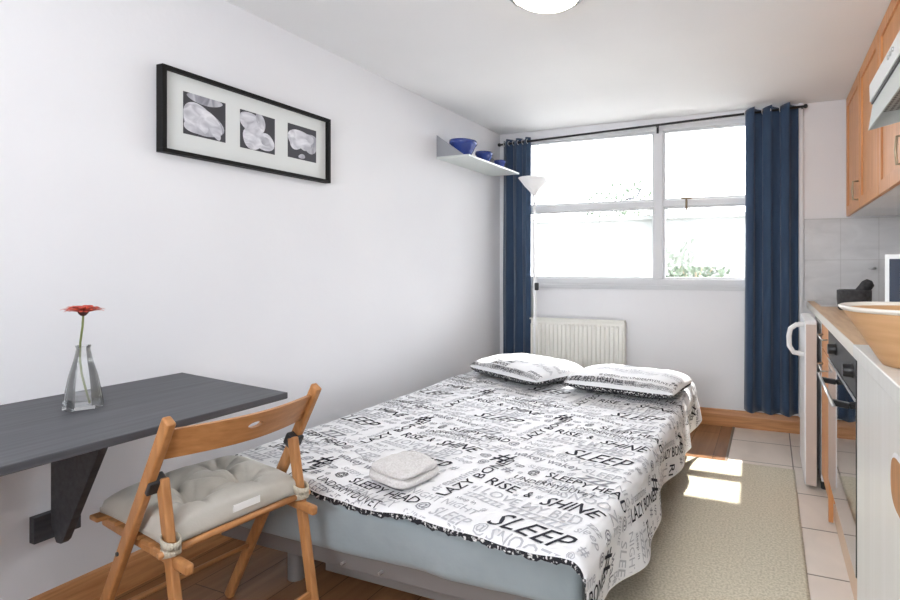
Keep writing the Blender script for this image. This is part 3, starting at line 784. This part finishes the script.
# pillows ------------------------------------------------------------
def pillow(cx, cy, a, b_, h, ang, label, z0, tilt=0, seed=1):
    t = thing('pillow', label, 'pillow', (cx, cy, z0), 'pillows at the head of the bed')
    ca, sa = math.cos(ang), math.sin(ang)
    def P(x, y, top=True):
        u, v = max(-1, min(1, x/a)), max(-1, min(1, y/b_))
        e = (max(0, 1-abs(u)**3.6)*max(0, 1-abs(v)**3.4))**.36
        k = 1-.05*(1-abs(v)**2)*abs(u)**3-.05*abs(v)**6; k2 = 1-.05*(1-abs(u)**2)*abs(v)**3-.09*abs(u)**6
        zz = z0+h*.42+(e*h*.60+.007*noise.noise(Vector((x*9+seed, y*9, seed)))*e+.005*noise.noise(Vector((x*22+seed, y*14, seed)))*e if top else -e*h*.40)
        X, Y = x*k, y*k2
        return Vector((cx+X*ca-Y*sa, cy+X*sa+Y*ca, zz))
    m = MB(); n1, n2 = 60, 48
    sg = lambda q: math.copysign(abs(math.sin((q-.5)*PI))**.8, q-.5)
    m.grid(lambda u, v: P(a*sg(u), b_*sg(v)), n1, n2); m.grid(lambda u, v: P(a*sg(u), b_*sg(v), False), n1, n2)
    pk = Pack(.01); ws = []; rn = random.Random(seed)
    y = -b_
    while y < b_:
        hh = rn.choice((.022, .030, .040)); x = -a+rn.uniform(-.1, 0)
        while x < a:
            body, ink = rn.choice(VOC); r = bbox(body, x, y, hh, 0)
            if rn.random() < (.55 if y < 0 else .35): ws.append((body, x, y, hh, 0, 0 if y < -b_*.5 else 2))  # pale ink on top paints the sun washing out the print
            x = r[2]+.012
        y += hh+.010
    for band in (-.985, -.955, -.92):
        x = -a
        while x < a:
            body, ink = rn.choice(VOC); r = bbox(body, x, band*b_, .006, 0); ws.append((body, x, band*b_, .0065, 0, 0)); x = r[2]+.001
    inn = lambda x, y: abs(x) < a*.99 and abs(y) < b_*.992
    r_ = put_words(ws, P, inn, .01, .002, (0, 0), 0)
    low = MB()      # darker print on the underside, its shade put into the colour
    x = -a
    while x < a*.97:
        body, ink = rn.choice(VOC); r = bbox(body, x, -b_*.97, .016, 0); x2 = r[2]
        q = put_words([(body, x, -b_*.965, .018, 0, 0)], lambda s_, t_: P(s_, t_, False), inn, .01, -.002, (0, 0), 0)
        r_[0].add(q[0].v, q[0].f); x = x2+.004
    o = with_print(m, r_, 'pillow_case', t, smooth=True)
    o.data.materials.append(M['lining'])  # speckled print, blackened to carry the shade under the pillow
    for q in range(n1*n2, 2*n1*n2): o.data.polygons[q].material_index = len(o.data.materials)-1
    return t
pillow(-1.555, 3.13, .375, .24, .125, -.42, 'printed white pillow nearer the left wall', .452, seed=4)
pillow(-.805, 3.0, .355, .215, .125, -.12, 'printed white pillow at the right edge of the bed', .452, seed=9)

# folded towel -------------------------------------------------------
tw = thing('folded_towel', 'small folded white towel lying on the duvet near the foot of the bed', 'towel', (-1.24, 1.52, .45))
ta = math.radians(-14); tx, ty = Vector((math.cos(ta), math.sin(ta), 0)), Vector((-math.sin(ta), math.cos(ta), 0))
def roundslab(c, a, b_, h, z, seed, dx=0, dy=0):
    m = MB(); n = 26
    sg = lambda q: math.copysign(abs(math.sin((q-.5)*PI))**.75, q-.5)
    def P(u, v, top):
        su, sv = sg(u), sg(v); x, y = a*su*(1-.16*abs(sv)**5), b_*sv*(1-.16*abs(su)**5); e = (max(0, 1-abs(su)**5)*max(0, 1-abs(sv)**5))**.42
        zz = z+h/2+(h/2*e if top else -h/2*e)+(.013*noise.noise(Vector((x*16, y*16, seed)))+.008*noise.noise(Vector((x*40+y*12, y*25, seed))))*(1 if top else 0)*e
        wob = 1+.09*noise.noise(Vector((x*9, y*9, seed+zz*20)))
        p = Vector(c)+tx*(x*wob+dx)+ty*(y*wob+dy); return Vector((p.x, p.y, zz))
    m.grid(lambda u, v: P(u, v, True), n, n); m.grid(lambda u, v: P(u, v, False), n, n)
    return m
z = .441
for k, (a, b_, h) in enumerate(((.112, .092, .042), (.106, .088, .034))):
    roundslab((-1.235, 1.50, 0), a, b_, h, z, k+1, dx=(.0, .003, -.006)[k], dy=(0, .002, .004)[k]).build('towel_fold', M['towel'], tw, smooth=True, weld=True); z += h-.012

# ------------------------------------------------------------------ rug
rg = MB().grid(lambda u, v: (-.66+u*.795, .1+v*3.16, .001+.004*(1 if .01 < u < .99 and .003 < v < .997 else 0)), 60, 160)
o = rg.build('rug', M['rug'], smooth=True, solid=.004, soff=1); tag(o, 'beige woven runner rug on the floor between bed and kitchen units', 'rug')
o.location.z = .0

# ------------------------------------------------------------------ kitchen: base units
FX = .258
fr = thing('fridge', 'white under-counter fridge with looped handle, nearest the window', 'fridge', (.5, 3.2, 0))
MB().box(.258, .80, 3.01, 3.47, .05, .895).build('body', M['white_metal'], fr, bevel=.004)
MB().box(.175, .236, 3.006, 3.475, .022, .913).build('door', M['white_metal'], fr, bevel=.008)
MB().box(.182, .234, 3.0, 3.0055, .026, .89).build('door_edge', M['door_edge'], fr)  # pinkish tan strip on the near edge of the door
hz = [(.177, .885), (.135, .882), (.106, .86), (.098, .82), (.100, .765), (.122, .73), (.177, .722)]
MB().tube([(x, 3.05, z) for x, z in hz], .0135, 10).build('handle', M['white_metal'], fr, smooth=True)
for y in (3.05, 3.42):
    MB().tube([(.275, y, 0), (.27, y, .05)], .016, 12).build('foot', M['darkplastic'], fr)

cbn = thing('base_cabinet', 'slim beech base cabinet between the fridge and the oven', 'cabinet', (.5, 2.77, 0))
MB().box(FX+.02, .83, 2.63, 2.99, .10, .915).build('body', M['cab'], cbn)
MB().box(FX-.002, FX+.018, 2.63, 2.655, .012, .915).build('end_panel', M['cab'], cbn)
d = MB().box(FX, FX+.018, 2.66, 2.99, .10, .77).build('door', M['cab'], cbn, bevel=.003)
d2 = MB().box(FX, FX+.018, 2.66, 2.99, .775, .912).build('drawer', M['cab'], cbn, bevel=.003)
for p_, z_ in ((d, .70), (d2, .85)):
    MB().tube([(FX, 2.70, z_), (FX-.026, 2.70, z_), (FX-.026, 2.92, z_), (FX, 2.92, z_)], .004, 8).build('handle', M['steel'], p_, smooth=True)
MB().box(.285, .30, 2.63, 2.99, 0, .10).build('plinth', M['plinth'], cbn)

ov = thing('oven', 'black built-in oven with round knobs and glass door', 'oven', (.5, 2.21, 0))
MB().box(FX+.02, .83, 1.815, 2.625, .215, .915).build('body', M['black'], ov)
MB().box(FX-.004, FX+.02, 1.815, 2.625, .785, .912).build('control_panel', M['darkplastic'], ov, bevel=.003)
MB().box(FX-.004, FX+.02, 1.815, 2.625, .215, .78).build('door', M['glassdoor'], ov, bevel=.003)
MB().box(FX-.008, FX-.0042, 1.815, 2.625, .774, .782).build('door_trim', M['steel'], ov)
for y in (1.87, 2.33):
    k = MB().tube([(FX-.004, y, .862), (FX-.012, y, .862), (FX-.036, y, .862)], [.026, .022, .021], 18).build('knob', M['black'], ov, bevel=.002)
MB().tube([(.196, 1.87, .742), (.196, 2.42, .742)], .006, 10).build('handle', M['steel'], ov, smooth=True)
for y in (1.95, 2.33):
    MB().bar((FX-.004, y, .727), (.196, y, .735), .024, .020, (0, 1, 0)).build('handle_bracket', M['black'], ov, bevel=.004)
MB().box(.285, .30, 1.815, 2.625, .0, .21).build('plinth', M['plinth'], ov)

wm = thing('white_cupboard', 'white base cupboard with oval wooden pull, nearest the camera', 'cupboard', (.5, 1.36, 0))
MB().box(FX+.018, .83, .91, 1.805, .012, .912).build('body', M['white_appliance'], wm)
MB().box(FX-.002, FX+.018, .91, 1.805, .012, .912).build('door', M['white_appliance'], wm, bevel=.003)
b = MB()
def oval(cy, cz, a, b_, x, n=32): return [(x, cy+a*math.copysign(abs(math.cos(t))**.6, math.cos(t)), cz+b_*math.copysign(abs(math.sin(t))**.75, math.sin(t))) for t in [2*PI*k/n for k in range(n)]]
A, B_ = oval(1.222, .735, .095, .066, FX-.003), oval(1.222, .735, .090, .061, FX-.006)
C_ = oval(1.222, .735, .085, .054, FX-.005)
n = 32; b.add(A+B_+C_, [(i, (i+1) % n, n+(i+1) % n, n+i) for i in range(n)]+[(n+i, n+(i+1) % n, 2*n+(i+1) % n, 2*n+i) for i in range(n)])
b.build('pull_rim', M['white_metal'], wm, smooth=True)
MB().prism(oval(1.222, .735, .087, .056, FX-.006), (.003, 0, 0)).build('pull', M['wood'], wm)

# worktop
wt = thing('worktop', 'beech wood kitchen worktop running over fridge and oven to the window wall', 'worktop', (.5, 2.9, .917))
MB().box(.2495, .843, 1.81, YB-.007, .917, .957).build('top', M['worktop'], wt)
MB().box(.245, .249, 1.81, YB-.007, .917, .957).build('edge_strip', M['bowlrim'], wt, bevel=.001)
w2 = MB().box(.245, .843, .90, 1.808, .915, .957).build('worktop', M['white_appliance'], bevel=.004); tag(w2, 'white worktop section over the nearest cupboard, under the wooden bowl', 'worktop')

# sink
sk = thing('sink', 'stainless steel inset sink at the window end of the worktop', 'sink', (.5, 3.75, .957))
b = MB(); X0, X1, Y0, Y1 = .295, .78, 3.45, 3.96
b.box(X0, X0+.05, Y0, Y1, .9575, .963); b.box(X1-.05, X1, Y0, Y1, .9575, .963); b.box(X0+.05, X1-.05, Y0, Y0+.04, .9575, .963); b.box(X0+.05, X1-.05, Y1-.06, Y1, .9575, .963)
b.build('rim', M['steel'], sk)
MB().box(X0+.05, X1-.05, Y0+.04, Y1-.06, .9575, .9585).build('basin', M['steel'], sk)

# mortar and pestle
o = MB().lathe([(0, 0), (.075, 0), (.082, .01), (.088, .06), (.088, .112), (.080, .114), (.074, .10), (.05, .04), (0, .03)], 40).build('mortar', M['slate'], smooth=True, bevel=.001)
o.location = (.445, 3.24, .9575); tag(o, 'dark stone mortar standing on the worktop by the tiles', 'mortar')
rdir = Vector((.62, .23, .55)).normalized(); st = Vector((.41, 3.225, 1.005))
o = MB().tube([st, st+rdir*.05, st+rdir*.11, st+rdir*.14, st+rdir*.165, st+rdir*.178], [.012, .020, .028, .034, .028, .006], 20).build('pestle', M['slate'], smooth=True); tag(o, 'dark stone pestle leaning up out of the mortar', 'pestle')

# wooden bowl
o = thing('wooden_bowl', 'large pale wooden bowl on the near worktop', 'bowl', (.335, 1.457, .957))
MB().lathe([(0, .001), (.072, .001), (.080, .012), (.120, .075), (.158, .130), (.165, .140), (.154, .136), (.115, .08), (.07, .022), (0, .015)], 64, (.335, 1.457, .957)).build('bowl_body', M['bowlwood'], o, smooth=True)
MB().lathe([(.158, .136), (.163, .135), (.170, .141), (.171, .145), (.167, .147), (.158, .143), (.158, .136)], 64, (.335, 1.457, .957)).build('rim', M['bowlrim'], o, smooth=True)

# microwave, turned towards the room
mc = Vector((.362, 1.965, .957)); ed = Vector((.87, -.49, 0)).normalized(); bd = Vector((.49, .87, 0)).normalized()
mw = thing('microwave', 'silver microwave with dark glass door under the extractor hood', 'microwave', tuple(mc+ed*.18+bd*.12))
def mp_(a, b__, z): return mc+ed*a+bd*b__+Vector((0, 0, z))
def mbox(m, a0, a1, b0, b1, z0, z1):
    return m.obox(mp_((a0+a1)/2, (b0+b1)/2, (z0+z1)/2), ed*(a1-a0)/2, bd*(b1-b0)/2, Vector((0, 0, (z1-z0)/2)))
mbox(MB(), 0, .38, .012, .24, .012, .285).build('body', M['steel'], mw, bevel=.004)
m = MB(); mbox(m, 0, .38, 0, .011, .27, .285); mbox(m, 0, .38, 0, .011, .012, .027); mbox(m, 0, .013, 0, .011, .027, .27); mbox(m, .37, .38, 0, .011, .027, .27); mbox(m, .27, .37, 0, .011, .027, .27)
m.build('fascia', M['hood_white'], mw)
mbox(MB(), .013, .27, .002, .011, .027, .27).build('door', M['screen'], mw)
MB().tube([mp_(.06, -.02, .07), mp_(.06, -.02, .23)], .007, 10).build('handle', M['hood_white'], mw, smooth=True)
for a in (.03, .35):
    MB().tube([mp_(a, .05, 0.0005), mp_(a, .05, .013)], .012, 10).build('foot', M['darkplastic'], mw)
for y in (2.32, 2.60):
    o = None
hk = MB().tube([(.678, 3.992, 1.19), (.67, 3.965, 1.19), (.65, 3.955, 1.188), (.635, 3.955, 1.196)], .007, 8).build('wall_hook', M['steel'], smooth=True); tag(hk, 'small chrome hook fixed to the grey wall tiles', 'hook')

# ------------------------------------------------------------------ wall cabinets
UX = .498; UZ0, UZ1 = 1.55, H
def shaker(parent, y0, y1, z0, z1, handle_y=None):
    d = MB(); w = .055; x0, x1 = UX, UX+.02
    d.box(x0, x1, y0, y0+w, z0, z1); d.box(x0, x1, y1-w, y1, z0, z1); d.box(x0, x1, y0+w, y1-w, z0, z0+w+.01); d.box(x0, x1, y0+w, y1-w, z1-w-.01, z1)
    d.box(x0+.009, x1-.002, y0+w, y1-w, z0+w+.01, z1-w-.01)
    o = d.build('door', M['cab'], parent, bevel=.002)
    if handle_y:
        MB().tube([(UX+.001, handle_y, z0+.055), (UX-.028, handle_y, z0+.055), (UX-.032, handle_y, z0+.11), (UX-.028, handle_y, z0+.165), (UX+.001, handle_y, z0+.165)],   .006, 8).build('handle', M['handle_brass'], o, smooth=True)
    return o
def upper(y0, y1, z0, doors, label):
    u = thing('wall_cabinet', label, 'wall cabinet', (.68, (y0+y1)/2, z0), 'beech wall cabinets')
    MB().box(UX+.021, XR-.0065, y0+.001, y1-.001, z0+.018, UZ1-.002).build('body', M['cab'], u)
    MB().box(UX+.021, XR-.0065, y0+.001, y1-.001, z0, z0+.017).build('base_panel', M['white_metal'], u)
    for a, c, h in doors: shaker(u, a, c, z0+.002, UZ1-.004, h)
upper(3.43, 3.985, UZ0, [(3.435, 3.98, 3.462)], 'beech wall cabinet nearest the window wall')
upper(2.865, 3.425, UZ0, [(2.87, 3.42, None)], 'beech wall cabinet in the middle of the row')
upper(2.295, 2.86, UZ0, [(2.30, 2.855, 2.33)], 'beech wall cabinet just before the extractor hood')
upper(1.68, 2.29, 2.02, [(1.685, 2.285, None)], 'short beech wall cabinet above the extractor hood')

# extractor hood
hd = thing('extractor_hood', 'pale grey cooker hood with open visor below the short wall cabinet', 'cooker hood', (.6, 1.98, 1.8))
y0, y1 = 1.68, 2.28
MB().prism([(.368, y0, 1.848), (.84, y0, 1.848), (.84, y0, 2.01), (.52, y0, 2.01), (.50, y0, 1.915), (.366, y0, 1.915)], (0, y1-y0, 0)).build('housing', M['hood_white'], hd, bevel=.002)
MB().box(.372, .42, y0+.005, y1-.005, 1.838, 1.8475).build('gap_strip', M['black'], hd)
MB().prism([(.378, y0, 1.837), (.383, y0, 1.837), (.368, y0, 1.738), (.363, y0, 1.738)], (0, y1-y0, 0)).build('visor', M['hood'], hd)
for y in (y0, y1-.004):
    MB().prism([(.384, y, 1.837), (.369, y, 1.738), (.50, y, 1.768), (.60, y, 1.82), (.60, y, 1.837)], (0, .004, 0)).build('visor_cheek', M['hood'], hd)
# filter plate; flat black discs paint the shade of its round holes
b = MB().prism([(.40, y0+.01, 1.800), (.80, y0+.01, 1.835), (.80, y0+.01, 1.845), (.40, y0+.01, 1.810)], (0, y1-y0-.02, 0)); b.build('filter', M['filter'], hd)
b = MB()
for i in range(14):
    for j in range(20):
        x, y = .415+i*.021, y1-.03-j*.021; z = 1.7985+(x-.40)*.0875
        k = [(x+.0065*math.cos(a), y+.0065*math.sin(a), z+.0065*math.cos(a)*.0875) for a in [q*PI/4 for q in range(8)]]
        b.add(k, [tuple(range(8))])
b.build('filter_hole_shade', M['black'], hd)
for k in range(3):
    MB().tube([(.366, 1.86+k*.035, 1.89), (.361, 1.86+k*.035, 1.89)], .007, 12).build('button', M['steel'], hd)

# ------------------------------------------------------------------ ceiling light
c = (-.885, 1.955, H)
cl = thing('ceiling_light', 'round flush ceiling light with opal glass and chrome rim', 'ceiling light', c)
MB().lathe([(0, 0), (.178, 0), (.181, -.010), (.170, -.022), (.148, -.030), (0, -.030)], 48, c).build('base', M['grey_metal'], cl, smooth=True)
MB().lathe([(.146, -.029), (.142, -.036), (.125, -.048), (.085, -.058), (.04, -.062), (0, -.063)], 48, c).build('lamp_glass', M['lampglass'], cl, smooth=True)
for k in range(3):
    a = .9+k*2.09; MB().tube([(c[0]+.138*math.cos(a), c[1]+.138*math.sin(a), H-.042), (c[0]+.158*math.cos(a), c[1]+.158*math.sin(a), H-.028)], .007, 8).build('clip', M['steel'], cl, smooth=True)
